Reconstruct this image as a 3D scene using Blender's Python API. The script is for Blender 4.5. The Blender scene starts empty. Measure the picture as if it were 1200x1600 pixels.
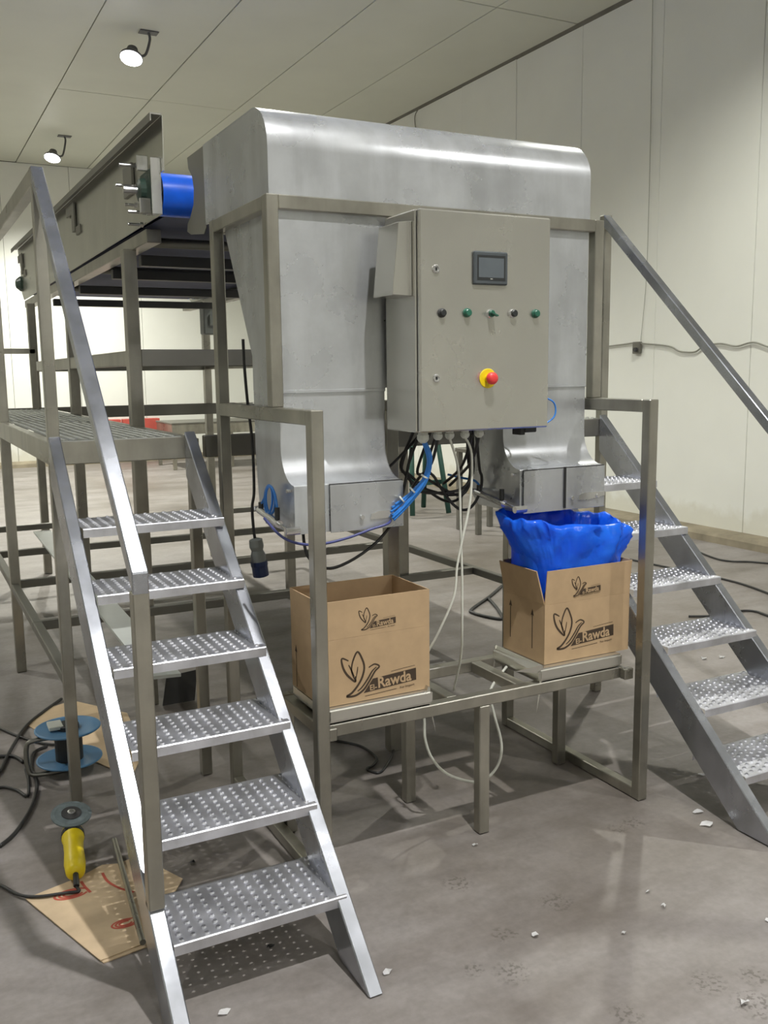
import bpy, bmesh, math, random
from mathutils import Vector, Matrix
random.seed(7)
C = bpy.context.scene
COL = C.collection

# ------------------------------------------------------------------ camera
YAW, PITCH, ROLL, FPX = 0.4785, 0.1489, -0.0124, 1452.76
def cam_axes():
    f = Vector((math.sin(YAW)*math.cos(PITCH), math.cos(YAW)*math.cos(PITCH), -math.sin(PITCH)))
    r = Vector((math.cos(YAW), -math.sin(YAW), 0)); u = r.cross(f)
    c, s = math.cos(ROLL), math.sin(ROLL)
    return c*r+s*u, -s*r+c*u, f
R_, U_, F_ = cam_axes()
cd = bpy.data.cameras.new('camera'); cam = bpy.data.objects.new('camera', cd); COL.objects.link(cam)
m = Matrix((R_, U_, -F_)).transposed().to_4x4(); m.translation = Vector((0, 0, 1.6)); cam.matrix_world = m
cd.sensor_fit = 'VERTICAL'; cd.sensor_height = 24; cd.sensor_width = 24; cd.lens = 24*FPX/1600; cd.clip_start = .05
C.camera = cam
# ------------------------------------------------------------------ world, exposure
w = bpy.data.worlds.new('world'); C.world = w; w.use_nodes = True
w.node_tree.nodes['Background'].inputs[0].default_value = (.8, .85, .8, 1)
w.node_tree.nodes['Background'].inputs[1].default_value = .03
C.view_settings.view_transform = 'Standard'; C.view_settings.look = 'None'
C.view_settings.exposure = 0.0; C.view_settings.gamma = 1; C.view_settings.use_curve_mapping = False
try:
    C.cycles.use_denoising = True
    C.cycles.max_bounces = 8; C.cycles.sample_clamp_indirect = 6
except Exception: pass
# ------------------------------------------------------------------ lamps: (x, y, z, power, spot angle)
LAMPS = [(1.38, .98, 5.0, 850, 150), (4.4, -.4, 5.0, 420, 150), (2.53, 6.2, 5.0, 400, 150), (2.53, 10.65, 4.98, 1250, 150),
         (2.42, 15.6, 4.93, 1600, 150), (-2.4, 3.4, 5.0, 240, 150), (-2.4, 9.0, 5.0, 750, 150), (4.9, 5.0, 5.0, 430, 150), (0.6, -3.6, 5.0, 520, 155)]  # last two lamps are added fill, for the right wall and the front wall
LCOL, LCOL_REAR = (1.0, .985, .965), (1.0, .99, .89)

# ------------------------------------------------------------------ materials
def nt(name):
    m = bpy.data.materials.new(name); m.use_nodes = True
    t = m.node_tree; return m, t, t.nodes['Principled BSDF']
def noise(t, scale, detail=4, coord='Object', stretch=(1, 1, 1), rough=.55):
    tc = t.nodes.new('ShaderNodeTexCoord'); mp = t.nodes.new('ShaderNodeMapping'); mp.inputs['Scale'].default_value = stretch
    n = t.nodes.new('ShaderNodeTexNoise'); n.inputs['Scale'].default_value = scale; n.inputs['Detail'].default_value = detail
    n.inputs['Roughness'].default_value = rough
    t.links.new(tc.outputs[coord], mp.inputs[0]); t.links.new(mp.outputs[0], n.inputs[0]); return n
def ramp(t, src, stops):
    r = t.nodes.new('ShaderNodeValToRGB'); e = r.color_ramp.elements
    while len(e) < len(stops): e.new(.5)
    for i, (p, c) in enumerate(stops):
        e[i].position = p; e[i].color = c if len(c) == 4 else (*c, 1)
    t.links.new(src, r.inputs[0]); return r
def mixc(t, fac, a, b, mode='MIX'):
    m = t.nodes.new('ShaderNodeMix'); m.data_type = 'RGBA'; m.blend_type = mode
    for s, v in ((m.inputs[0], fac), (m.inputs[6], a), (m.inputs[7], b)):
        if hasattr(v, 'is_linked') or hasattr(v, 'links'): t.links.new(v, s)
        else: s.default_value = v
    return m.outputs[2]
def simple(name, col, rough=.5, metal=0, var=.12, scale=6, **kw):
    m, t, b = nt(name); n = noise(t, scale)
    r = ramp(t, n.outputs[0], [(.3, tuple(c*(1-var) for c in col)), (.7, tuple(min(1, c*(1+var)) for c in col))])
    t.links.new(r.outputs[0], b.inputs['Base Color']); b.inputs['Roughness'].default_value = rough; b.inputs['Metallic'].default_value = metal
    for k, v in kw.items(): b.inputs[k.replace('_', ' ')].default_value = v
    return m
def steel(name, col, rough, spread=.12, stretch=(1, 1, 1), scale=5, aniso=0.0, metal=.92, patch=.12, streak=0.0, bump=.04):
    m, t, b = nt(name)
    n1 = noise(t, scale, 5, stretch=stretch); n2 = noise(t, scale*9, 3, stretch=stretch); n3 = noise(t, 1.7, 4)
    a = ramp(t, n1.outputs[0], [(.3, tuple(c*(1-patch) for c in col)), (.72, tuple(min(1, c*(1+patch)) for c in col))])
    c2 = mixc(t, .25, a.outputs[0], ramp(t, n3.outputs[0], [(.35, tuple(c*.72 for c in col)), (.65, col)]).outputs[0])
    t.links.new(c2, b.inputs['Base Color'])
    if streak:
        n4 = noise(t, 2.6, 5, stretch=(3.2, 3.2, .55)); n5 = noise(t, 7, 6, rough=.7)
        c2 = mixc(t, streak, c2, ramp(t, n4.outputs[0], [(.40, (.62, .62, .60)), (.56, (1, 1, 1))]).outputs[0], 'MULTIPLY')
        c2 = mixc(t, streak*.8, c2, ramp(t, n5.outputs[0], [(.28, (.72, .72, .72)), (.58, (1, 1, 1))]).outputs[0], 'MULTIPLY')
    t.links.new(c2, b.inputs['Base Color'])
    mr = t.nodes.new('ShaderNodeMapRange'); mr.inputs[3].default_value = rough-spread; mr.inputs[4].default_value = rough+spread
    t.links.new(n1.outputs[0], mr.inputs[0]); t.links.new(mr.outputs[0], b.inputs['Roughness'])
    bp = t.nodes.new('ShaderNodeBump'); bp.inputs['Strength'].default_value = bump; bp.inputs['Distance'].default_value = .002
    t.links.new(n2.outputs[0], bp.inputs['Height']); t.links.new(bp.outputs[0], b.inputs['Normal'])
    b.inputs['Metallic'].default_value = metal; b.inputs['Anisotropic'].default_value = aniso
    return m
M = {}
M['steel'] = steel('steel_tube', (.42, .405, .35), .31, patch=.3, streak=.4, scale=3, metal=.85)
M['steel_mill'] = steel('steel_mill', (.50, .52, .57), .26, .08, patch=.22, streak=.4)
M['steel_sheet'] = steel('steel_sheet', (.62, .64, .66), .28, .06, patch=.11, scale=3.5, streak=.34, metal=.72)
M['steel_brushed'] = steel('steel_brushed', (.62, .61, .555), .27, .025, scale=4, patch=.05, metal=.85, bump=0)
M['steel_tread'] = steel('steel_tread', (.70, .71, .76), .42, patch=.2, scale=9, streak=.3)
M['steel_deck'] = steel('steel_deck', (.36, .37, .34), .5, patch=.25, scale=6, streak=.3)
M['steel_dull'] = steel('steel_dull', (.24, .235, .21), .5)
M['steel_bright'] = steel('steel_bright', (.75, .75, .74), .22, .04)
M['conv_plate'] = steel('conveyor_sheet', (.62, .62, .56), .25, .06, streak=.2, metal=.85)
M['card'] = simple('cardboard', (.455, .32, .185), .85, var=.07, scale=14)
M['card_old'] = simple('cardboard_old', (.52, .40, .26), .9, var=.14, scale=9)
M['card_edge'] = simple('cardboard_edge', (.62, .47, .30), .9)
M['print_brown'] = simple('brown_print', (.055, .035, .02), .8)
M['print_red'] = simple('red_print', (.42, .08, .05), .8)
M['white_cable'] = simple('white_cable', (.62, .63, .56), .5)
M['black_cable'] = simple('black_cable', (.018, .018, .018), .45)
M['blue_hose'] = simple('blue_hose', (.03, .20, .62), .3)
M['navy_hose'] = simple('navy_hose', (.05, .06, .20), .4)
M['black'] = simple('black_plastic', (.02, .022, .022), .45)
M['bezel'] = simple('screen_bezel', (.055, .065, .07), .5)
M['screen'] = simple('screen_glass', (.10, .115, .125), .15)
M['green_btn'] = simple('green_button', (.02, .11, .07), .35)
M['yellow'] = simple('yellow_plastic', (.80, .62, .01), .4)
M['red'] = simple('red_plastic', (.75, .05, .05), .4)
M['crate_red'] = simple('crate_red', (.52, .09, .07), .6)
M['white_plastic'] = simple('white_plastic', (.62, .64, .58), .45)
M['grey_plastic'] = simple('grey_plug', (.25, .27, .26), .5)
M['navy_plastic'] = simple('navy_plug', (.02, .04, .13), .4)
M['blue_paint'] = simple('blue_paint', (.10, .24, .42), .45)
M['green_paint'] = simple('green_paint', (.025, .09, .07), .5)
M['green_dark'] = simple('bearing_paint', (.03, .06, .045), .4)
M['belt'] = simple('blue_belt', (.015, .13, .80), .25, var=.2)
M['roller_dark'] = simple('dark_roller', (.10, .10, .10), .4, .6)
M['gasket'] = simple('gasket', (.05, .05, .05), .7)
M['disc'] = simple('abrasive_disc', (.17, .21, .22), .9, var=.2, scale=40)
M['scrap'] = simple('scrap_white', (.75, .75, .75), .5)
M['kerb'] = simple('kerb_concrete', (.27, .235, .17), .95, var=.3, scale=3)
M['plank'] = simple('pale_sheet', (.52, .55, .52), .4, var=.06)
M['housing'] = simple('lamp_housing', (.10, .10, .10), .5)
M['joint'] = simple('joint_dark', (.16, .155, .13), .9)
M['wire'] = simple('wire_grey', (.30, .30, .26), .8)
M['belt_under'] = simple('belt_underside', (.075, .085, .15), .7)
def wall_mat(name, col, dirt=True):
    m, t, b = nt(name); n = noise(t, 1.2, 6, 'Object'); r = ramp(t, n.outputs[0], [(.3, tuple(c*.94 for c in col)), (.7, col)])
    out = r.outputs[0]
    if dirt:
        g = t.nodes.new('ShaderNodeNewGeometry'); sp = t.nodes.new('ShaderNodeSeparateXYZ'); t.links.new(g.outputs['Position'], sp.inputs[0])
        n2 = noise(t, 5, 6, 'Object'); ad = t.nodes.new('ShaderNodeMath'); ad.operation = 'MULTIPLY_ADD'
        t.links.new(n2.outputs[0], ad.inputs[0]); ad.inputs[1].default_value = -.42; t.links.new(sp.outputs[2], ad.inputs[2])
        r2 = ramp(t, ad.outputs[0], [(-.0, (.74, .70, .60)), (.10, (1, 1, 1))]); out = mixc(t, .45, out, r2.outputs[0], 'MULTIPLY')
    t.links.new(out, b.inputs['Base Color']); b.inputs['Roughness'].default_value = .55; return m
M['wall'] = wall_mat('wall_panel_paint', (.86, .87, .82))
M['ceiling'] = wall_mat('ceiling_panel_paint', (.64, .65, .565), False)
# floor
def floor_mat():
    m, t, b = nt('concrete_floor')
    n1 = noise(t, .55, 8, rough=.62); n2 = noise(t, 5, 8, rough=.7); n3 = noise(t, 40, 4)
    a = ramp(t, n1.outputs[0], [(.33, (.15, .13, .11)), (.46, (.225, .205, .19)), (.6, (.27, .25, .24)), (.75, (.315, .295, .28))])
    bb = ramp(t, n2.outputs[0], [(.3, (.74, .72, .70)), (.6, (1, 1, 1))])
    c = mixc(t, .75, a.outputs[0], bb.outputs[0], 'MULTIPLY')
    cc = ramp(t, n3.outputs[0], [(.3, (.86, .86, .86)), (.65, (1, 1, 1))]); c = mixc(t, .6, c, cc.outputs[0], 'MULTIPLY')
    nb = noise(t, 1.1, 6, stretch=(.45, 1.7, 1), rough=.65); c = mixc(t, .75, c, ramp(t, nb.outputs[0], [(.36, (.60, .57, .53)), (.5, (.93, .93, .92)), (.62, (1.08, 1.08, 1.08))]).outputs[0], 'MULTIPLY')
    # worn dirt spots that lie on the slab: boot prints and smears
    g = t.nodes.new('ShaderNodeNewGeometry')
    nd = noise(t, 70, 2); last = None
    spots = [(1.452, 2.326, .055), (1.66, 2.09, .06), (1.421, 2.034, .04), (1.345, 1.879, .06), (1.262, 1.94, .035), (1.773, 1.601, .06),
             (1.503, 1.607, .05), (2.133, 2.355, .045), (2.215, 2.364, .05), (1.813, 1.48, .07), (1.45, 2.02, .02), (1.9, 1.56, .05)]
    for x, y, rad in spots:
        d = t.nodes.new('ShaderNodeVectorMath'); d.operation = 'DISTANCE'; d.inputs[1].default_value = (x, y, 0)
        t.links.new(g.outputs['Position'], d.inputs[0])
        mr = t.nodes.new('ShaderNodeMapRange'); mr.inputs[1].default_value = rad*.55; mr.inputs[2].default_value = rad; mr.inputs[3].default_value = 1; mr.inputs[4].default_value = 0
        t.links.new(d.outputs['Value'], mr.inputs[0])
        if last is None: last = mr.outputs[0]
        else:
            mx = t.nodes.new('ShaderNodeMath'); mx.operation = 'MAXIMUM'; t.links.new(last, mx.inputs[0]); t.links.new(mr.outputs[0], mx.inputs[1]); last = mx.outputs[0]
    k = ramp(t, nd.outputs[0], [(.5, (0, 0, 0)), (.6, (1, 1, 1))])
    mu = t.nodes.new('ShaderNodeMath'); mu.operation = 'MULTIPLY'; t.links.new(last, mu.inputs[0]); t.links.new(k.outputs[0], mu.inputs[1])
    mu2 = t.nodes.new('ShaderNodeMath'); mu2.operation = 'MULTIPLY'; mu2.inputs[1].default_value = .62; t.links.new(mu.outputs[0], mu2.inputs[0])
    c = mixc(t, mu2.outputs[0], c, (.07, .06, .05, 1))
    t.links.new(c, b.inputs['Base Color'])
    r = ramp(t, n1.outputs[0], [(.3, (.42, .42, .42)), (.7, (.7, .7, .7))]); t.links.new(r.outputs[0], b.inputs['Roughness'])
    bp = t.nodes.new('ShaderNodeBump'); bp.inputs['Strength'].default_value = .15; bp.inputs['Distance'].default_value = .004
    t.links.new(n2.outputs[0], bp.inputs['Height']); t.links.new(bp.outputs[0], b.inputs['Normal'])
    return m
M['floor'] = floor_mat()
def bag_mat():
    m, t, b = nt('blue_film'); n = noise(t, 9, 5)
    r = ramp(t, n.outputs[0], [(.3, (.006, .11, .85)), (.7, (.02, .22, .98))]); t.links.new(r.outputs[0], b.inputs['Base Color'])
    b.inputs['Roughness'].default_value = .28
    tr = t.nodes.new('ShaderNodeBsdfTranslucent'); tr.inputs[0].default_value = (.02, .2, 1, 1)
    mx = t.nodes.new('ShaderNodeMixShader'); mx.inputs[0].default_value = .35
    t.links.new(b.outputs[0], mx.inputs[1]); t.links.new(tr.outputs[0], mx.inputs[2]); t.links.new(mx.outputs[0], t.nodes['Material Output'].inputs[0])
    n2 = noise(t, 14, 4); bp = t.nodes.new('ShaderNodeBump'); bp.inputs['Strength'].default_value = .5; bp.inputs['Distance'].default_value = .012
    t.links.new(n2.outputs[0], bp.inputs['Height']); t.links.new(bp.outputs[0], b.inputs['Normal'])
    return m
M['bag'] = bag_mat()
def emit(name, col, s):
    m, t, b = nt(name); b.inputs['Base Color'].default_value = (*col, 1); b.inputs['Emission Color'].default_value = (*col, 1); b.inputs['Emission Strength'].default_value = s; return m
M['lens'] = emit('lamp_lens', (1, 1, .97), 25)

# ------------------------------------------------------------------ helpers
def box(bm, x0, x1, y0, y1, z0, z1, bev=0.0, seg=1):
    vs = [bm.verts.new(p) for p in ((x0,y0,z0),(x1,y0,z0),(x1,y1,z0),(x0,y1,z0),(x0,y0,z1),(x1,y0,z1),(x1,y1,z1),(x0,y1,z1))]
    fs = [bm.faces.new([vs[i] for i in f]) for f in ((0,3,2,1),(4,5,6,7),(0,1,5,4),(1,2,6,5),(2,3,7,6),(3,0,4,7))]
    if bev:
        es = list({e for f in fs for e in f.edges}); bmesh.ops.bevel(bm, geom=es, offset=bev, segments=seg, affect='EDGES')
def prism(bm, pts, a0, a1, axis='X', bev=0.0):
    """polygon pts in the other two axes, extruded along axis"""
    def mk(a, p): return {'X': (a, p[0], p[1]), 'Y': (p[0], a, p[1]), 'Z': (p[0], p[1], a)}[axis]
    A = [bm.verts.new(mk(a0, p)) for p in pts]; B = [bm.verts.new(mk(a1, p)) for p in pts]
    fs = [bm.faces.new(A), bm.faces.new(B[::-1])]
    n = len(pts)
    for i in range(n): fs.append(bm.faces.new([A[i], B[i], B[(i+1) % n], A[(i+1) % n]]))
    if bev: bmesh.ops.bevel(bm, geom=list({e for f in fs for e in f.edges}), offset=bev, segments=1, affect='EDGES')
    bmesh.ops.recalc_face_normals(bm, faces=bm.faces)
def frame_for(d):
    d = d.normalized(); a = Vector((0, 0, 1)) if abs(d.z) < .9 else Vector((1, 0, 0))
    u = d.cross(a).normalized(); return u, d.cross(u).normalized()
def cyl(bm, p, q, r, n=16, r2=None, cap=True):
    p, q = Vector(p), Vector(q); u, v = frame_for(q-p); r2 = r if r2 is None else r2
    A = [bm.verts.new(p+(u*math.cos(a)+v*math.sin(a))*r) for a in (2*math.pi*i/n for i in range(n))]
    B = [bm.verts.new(q+(u*math.cos(a)+v*math.sin(a))*r2) for a in (2*math.pi*i/n for i in range(n))]
    for i in range(n): bm.faces.new([A[i], A[(i+1) % n], B[(i+1) % n], B[i]])
    if cap: bm.faces.new(A[::-1]); bm.faces.new(B)
def lathe(bm, prof, o, axis, n=24):
    """prof: (radius, along) pairs, around axis through o"""
    o, d = Vector(o), Vector(axis).normalized(); u, v = frame_for(d); rings = []
    for r, h in prof:
        rings.append([bm.verts.new(o+d*h+(u*math.cos(a)+v*math.sin(a))*max(r, 1e-4)) for a in (2*math.pi*i/n for i in range(n))])
    for k in range(len(rings)-1):
        for i in range(n): bm.faces.new([rings[k][i], rings[k][(i+1) % n], rings[k+1][(i+1) % n], rings[k+1][i]])
    bm.faces.new(rings[0][::-1]); bm.faces.new(rings[-1])
def smooth_path(pts, sub=6):
    P = [Vector(p) for p in pts]; out = []
    for i in range(len(P)-1):
        a = P[i-1] if i else P[0]; b, c = P[i], P[i+1]; e = P[i+2] if i+2 < len(P) else P[-1]
        for k in range(sub):
            s = k/sub; out.append(.5*((2*b)+(c-a)*s+(2*a-5*b+4*c-e)*s*s+(-a+3*b-3*c+e)*s**3))
    out.append(P[-1]); return out
def sweep(bm, pts, r, n=8, sub=6, smooth=True):
    P = smooth_path(pts, sub) if smooth else [Vector(p) for p in pts]
    u = None; rings = []
    for i, p in enumerate(P):
        d = (P[min(i+1, len(P)-1)]-P[max(i-1, 0)]).normalized()
        if u is None: u, v = frame_for(d)
        else: u = (u-d*u.dot(d)).normalized(); v = d.cross(u)
        rings.append([bm.verts.new(p+(u*math.cos(a)+v*math.sin(a))*r) for a in (2*math.pi*k/n for k in range(n))])
    for k in range(len(rings)-1):
        for i in range(n): bm.faces.new([rings[k][i], rings[k][(i+1) % n], rings[k+1][(i+1) % n], rings[k+1][i]])
    bm.faces.new(rings[0][::-1]); bm.faces.new(rings[-1])
def obj(name, bm, mat, parent=None, sm=False, kind=None, label=None):
    bmesh.ops.recalc_face_normals(bm, faces=bm.faces)
    me = bpy.data.meshes.new(name); bm.to_mesh(me); bm.free(); me.materials.append(M[mat] if isinstance(mat, str) else mat)
    if sm:
        for p in me.polygons: p.use_smooth = True
    o = bpy.data.objects.new(name, me); COL.objects.link(o)
    if parent: o.parent = parent
    if parent: o.matrix_parent_inverse = Matrix.Translation(-world_loc(parent))
    if kind: o['kind'] = kind
    if label: o['label'] = label
    return o
def world_loc(o):
    return Vector(o['_w']) if '_w' in o else Vector((0, 0, 0))
def thing(name, label, cat, loc=(0, 0, 0), group=None):
    o = bpy.data.objects.new(name, None); COL.objects.link(o); o.location = loc; o['_w'] = list(loc); o.empty_display_size = .1
    o['label'] = label; o['category'] = cat
    if group: o['group'] = group
    return o
def tag(o, label, cat, group=None):
    o['label'] = label; o['category'] = cat
    if group: o['group'] = group
    return o
def B(name, mat, parent, x0, x1, y0, y1, z0, z1, bev=.003, **k):
    bm = bmesh.new(); box(bm, x0, x1, y0, y1, z0, z1, bev); return obj(name, bm, mat, parent, **k)
def CY(name, mat, parent, p, q, r, n=16, **k):
    bm = bmesh.new(); cyl(bm, p, q, r, n); return obj(name, bm, mat, parent, **k)
def PR(name, mat, parent, pts, a0, a1, axis='X', bev=0.0, **k):
    bm = bmesh.new(); prism(bm, pts, a0, a1, axis, bev); return obj(name, bm, mat, parent, **k)
def SW(name, mat, parent, pts, r, n=8, sub=6, smooth=True, **k):
    bm = bmesh.new(); sweep(bm, pts, r, n, sub, smooth); return obj(name, bm, mat, parent, sm=True, **k)
def dup_tree(root, delta, label, group=None):
    r = root.copy(); COL.objects.link(r); r.location = root.location+Vector(delta); r['label'] = label
    for ch in list(root.children):
        c = ch.copy(); COL.objects.link(c); c.parent = r; c.matrix_parent_inverse = ch.matrix_parent_inverse.copy()
        for g in list(ch.children):
            e = g.copy(); COL.objects.link(e); e.parent = c; e.matrix_parent_inverse = g.matrix_parent_inverse.copy()
    return r

# ================================================================== ROOM
WX, WY, ZC = 6.82, 17.8, 5.27
X0, Y0R = -5.2, -4.6
B('floor', 'floor', None, X0, WX, Y0R, WY, -.1, 0, 0, kind='structure')
# ceiling of long panels with recessed joints
ceil = B('ceiling', 'joint', None, X0-.1, WX+.1, Y0R-.1, WY+.1, ZC+.02, ZC+.12, 0, kind='structure')
xs = [WX, 5.75, 4.55, 3.35, 2.15]
while xs[-1] > X0+.3: xs.append(max(X0, xs[-1]-1.2))
ys = [WY, 13.15, 8.45, 3.75, -.95, Y0R]
for i in range(len(xs)-1):
    for j in range(len(ys)-1):
        dz = random.uniform(-.003, .003)
        B('ceiling_panel', 'ceiling', ceil, xs[i+1]+.006, xs[i]-.006, ys[j+1]+.006, ys[j]-.006, ZC+dz, ZC+.03, .003)
wr = B('wall_right', 'joint', None, WX+.02, WX+.12, Y0R-.1, WY+.1, 0, ZC+.12, 0, kind='structure')
ysw = [8.39+1.205*k for k in range(7, -11, -1)]
ysw = [WY]+[y for y in ysw if y < WY-.3 and y > Y0R+.3]+[Y0R]
for a, b in zip(ysw[1:], ysw[:-1]):
    dx = random.uniform(-.003, .003)
    B('wall_panel', 'wall', wr, WX+dx, WX+.03, a+.0022, b-.0022, .02, ZC-.004, .003)
wb = B('wall_back', 'joint', None, X0-.1, WX+.1, WY+.02, WY+.12, 0, ZC+.12, 0, kind='structure')
xsw = [WX, 6.57, 5.39, 4.19, 3.02, 1.86, .69]
while xsw[-1] > X0+.3: xsw.append(max(X0, xsw[-1]-1.18))
for a, b in zip(xsw[1:], xsw[:-1]):
    B('wall_panel', 'wall', wb, a+.003, b-.003, WY+random.uniform(-.003, .003), WY+.03, .02, ZC-.004, .003)
B('wall_left', 'wall', None, X0-.12, X0, Y0R-.1, WY+.1, 0, ZC+.12, 0, kind='structure')
B('wall_front', 'wall', None, X0-.1, WX+.1, Y0R-.12, Y0R, 0, ZC+.12, 0, kind='structure')
PR('trim_1', 'kerb', None, [(WX+.01, 0), (WX+.01, .1), (WX-.17, .085), (WX-.2, .06), (WX-.21, 0)], Y0R, WY, 'Y', kind='structure')
PR('trim_2', 'kerb', None, [(WY+.01, 0), (WY+.01, .1), (WY-.17, .085), (WY-.2, .06), (WY-.21, 0)], X0, WX-.21, 'X', kind='structure')
PR('trim_3', 'joint', None, [(WX-.035, ZC), (WX+.01, ZC), (WX+.01, ZC-.04)], Y0R, WY, 'Y', kind='structure')

# ceiling floodlights
def floodlight(x, y, z, power, ang, label):
    t = thing('floodlight', label, 'lamp', (x, y, ZC), 'floodlights along the ceiling')
    B('mount_plate', 'housing', t, x+.10, x+.30, y-.06, y+.06, ZC-.012, ZC-.003, .002)
    SW('bracket', 'housing', t, [(x+.2, y, ZC-.01), (x+.21, y, ZC-.08), (x+.16, y, z+.06), (x+.1, y, z+.03)], .014, 8)
    bm = bmesh.new(); lathe(bm, [(.03, .13), (.055, .12), (.07, .07), (.12, .02), (.125, 0), (.118, -.004)], (x, y, z), (.25, .35, 1)); obj('housing', bm, 'housing', t, sm=False)
    bm = bmesh.new(); lathe(bm, [(.115, -.006), (.114, -.012), (.08, -.026), (.02, -.032)], (x, y, z), (.25, .35, 1)); obj('lens', bm, 'lens', t, sm=True)
    ld = bpy.data.lights.new('floodlight_beam', 'SPOT'); ld.energy = power*1.1; ld.spot_size = math.radians(ang); ld.spot_blend = .9
    ld.shadow_soft_size = .055; ld.color = LCOL if y < 5 else LCOL_REAR
    lo = bpy.data.objects.new('floodlight_beam', ld); COL.objects.link(lo); lo.location = (x, y, z-.05)
    lo.parent = t; lo.matrix_parent_inverse = Matrix.Translation((-x, -y, -ZC))
LL = ['round ceiling floodlight above the space before the machine', 'round ceiling floodlight above the right front of the room',
      'round ceiling floodlight above the conveyor', 'large glaring round floodlight on the ceiling, nearer of the two seen',
      'smaller glowing floodlight on its dark bracket, near the back wall', 'round ceiling floodlight far left above the walkway',
      'round ceiling floodlight at the left middle of the room', 'round floodlight added above the right stair to brighten the right wall', 'round floodlight added behind the viewpoint to brighten the front wall']
for L, lab in zip(LAMPS, LL): floodlight(*L, lab)

# ================================================================== MACHINE FRAME, HOPPER, HOOD
XL, XR, T = 1.051, 2.383, .041
YF, YB, YU, ZU, ZT = 2.7865, 3.332, 2.4775, 1.4947, 2.148
mf = thing('packing_machine', 'tall stainless steel twin-chute packing machine with a rounded hood on a square tube frame', 'machine', (1.717, 2.93, 0))
for x in (XL, XR-T):
    B('post', 'steel', mf, x, x+T, YB, YB+T, .002, ZT)
    B('post', 'steel', mf, x, x+T, YF, YF+T, ZU, ZT)
    B('post', 'steel', mf, x, x+T, YU, YU+T, .002, ZU)
    B('side_rail', 'steel', mf, x, x+T, YU+T, YB, ZU-.045, ZU)
    B('top_beam', 'steel', mf, x+.001, x+T-.001, YF+T, YB, ZT-.044, ZT-.001)
    B('floor_bar', 'steel', mf, x+.001, x+T-.001, YU+T, YB, .002, .042)
B('top_beam', 'steel', mf, XL+T, XR-T, YF, YF+T, ZT-.044, ZT)
B('top_beam', 'steel', mf, XL+T, XR-T, YB, YB+T, ZT-.044, ZT)
B('post', 'steel', mf, 1.745, 1.80, YB, YB+.05, .002, 1.45)
B('rear_beam', 'steel', mf, XL+T, XR-T, YB, YB+T, 1.45, 1.49)
# hood: curved cover sheet and two side plates
hp = [(2.80, ZT+.001), (2.80, 2.29)]
for k in range(9):
    a = math.pi/2*k/8; hp.append((2.80+.135*(1-math.cos(a)), 2.295+.135*math.sin(a)))
hp.append((3.46, 2.43))
hx0, hx1 = 1.066, 2.325
bm = bmesh.new()
th = .004
inn = [(max(y, 2.80)+th*(.6 if 2.80 < y < 2.93 else (1 if y <= 2.8 else 0)), z-th*(.6 if 2.80 < y < 2.93 else (0 if y <= 2.8 else 1))) for y, z in hp]
A = [[bm.verts.new((x, y, z)) for (y, z) in hp] for x in (hx0, hx1)]; I = [[bm.verts.new((x, y, z)) for (y, z) in inn] for x in (hx0, hx1)]
for k in range(len(hp)-1):
    bm.faces.new([A[0][k], A[1][k], A[1][k+1], A[0][k+1]]); bm.faces.new([I[0][k], I[0][k+1], I[1][k+1], I[1][k]])
    for s in (0, 1): bm.faces.new([A[s][k], A[s][k+1], I[s][k+1], I[s][k]])
bm.faces.new([A[0][0], A[1][0], I[1][0], I[0][0]]); bm.faces.new([A[0][-1], A[1][-1], I[1][-1], I[0][-1]])
hc = obj('hood_cover', bm, 'steel_sheet', mf, sm=True)
hc.data.set_sharp_from_angle(angle=math.radians(35))
sp = [(2.803, ZT+.001)]+[(y+.002, z-.002) for y, z in hp[1:-1]]+[(3.46, 2.428), (3.46, ZT+.001)]
gp = [(3.462, 2.428), (3.67, 2.428), (3.66, 2.385), (3.615, 2.35), (3.598, 2.30), (3.61, 2.245), (3.66, 2.205), (3.70, 2.185), (3.71, 2.158), (3.66, 2.14), (3.49, 2.12), (3.462, 2.14)]
for x in (hx0+.0005, hx1-.0055):
    PR('hood_side', 'steel_sheet', mf, sp, x, x+.005)
    PR('side_guard', 'steel_dull', mf, gp, x+.001, x+.004)
# hopper body: side sheets, front sheet, sloping back, divider, two chutes
hl, hr = 1.085, 2.325
front = [(hl, 2.145), (hr, 2.145), (hr, 1.545), (1.95, 1.545), (1.72, 1.98), (1.695, 1.98), (1.465, 1.545), (hl, 1.545)]
PR('hopper_front', 'steel_sheet', mf, front, 2.806, 2.81, 'Y')
side = [(2.811, 2.145), (3.30, 2.145), (3.29, 2.09), (3.05, 1.66), (3.05, 1.545), (2.811, 1.545)]
for x in (hl, hr-.004): PR('hopper_side', 'steel_sheet', mf, side, x, x+.004)
PR('hopper_back', 'steel_sheet', mf, [(3.30, 2.145), (3.304, 2.145), (3.294, 2.09), (3.054, 1.66), (3.054, 1.545), (3.05, 1.545), (3.05, 1.66), (3.29, 2.09)], hl+.005, hr-.005)
for s in (1, -1):
    cx = 1.7075
    PR('divider_sheet', 'steel_sheet', mf, [(cx+s*.012, 1.98), (cx+s*.243, 1.545), (cx+s*.247, 1.545), (cx+s*.016, 1.98)], 2.812, 3.04, 'Y')
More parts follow.
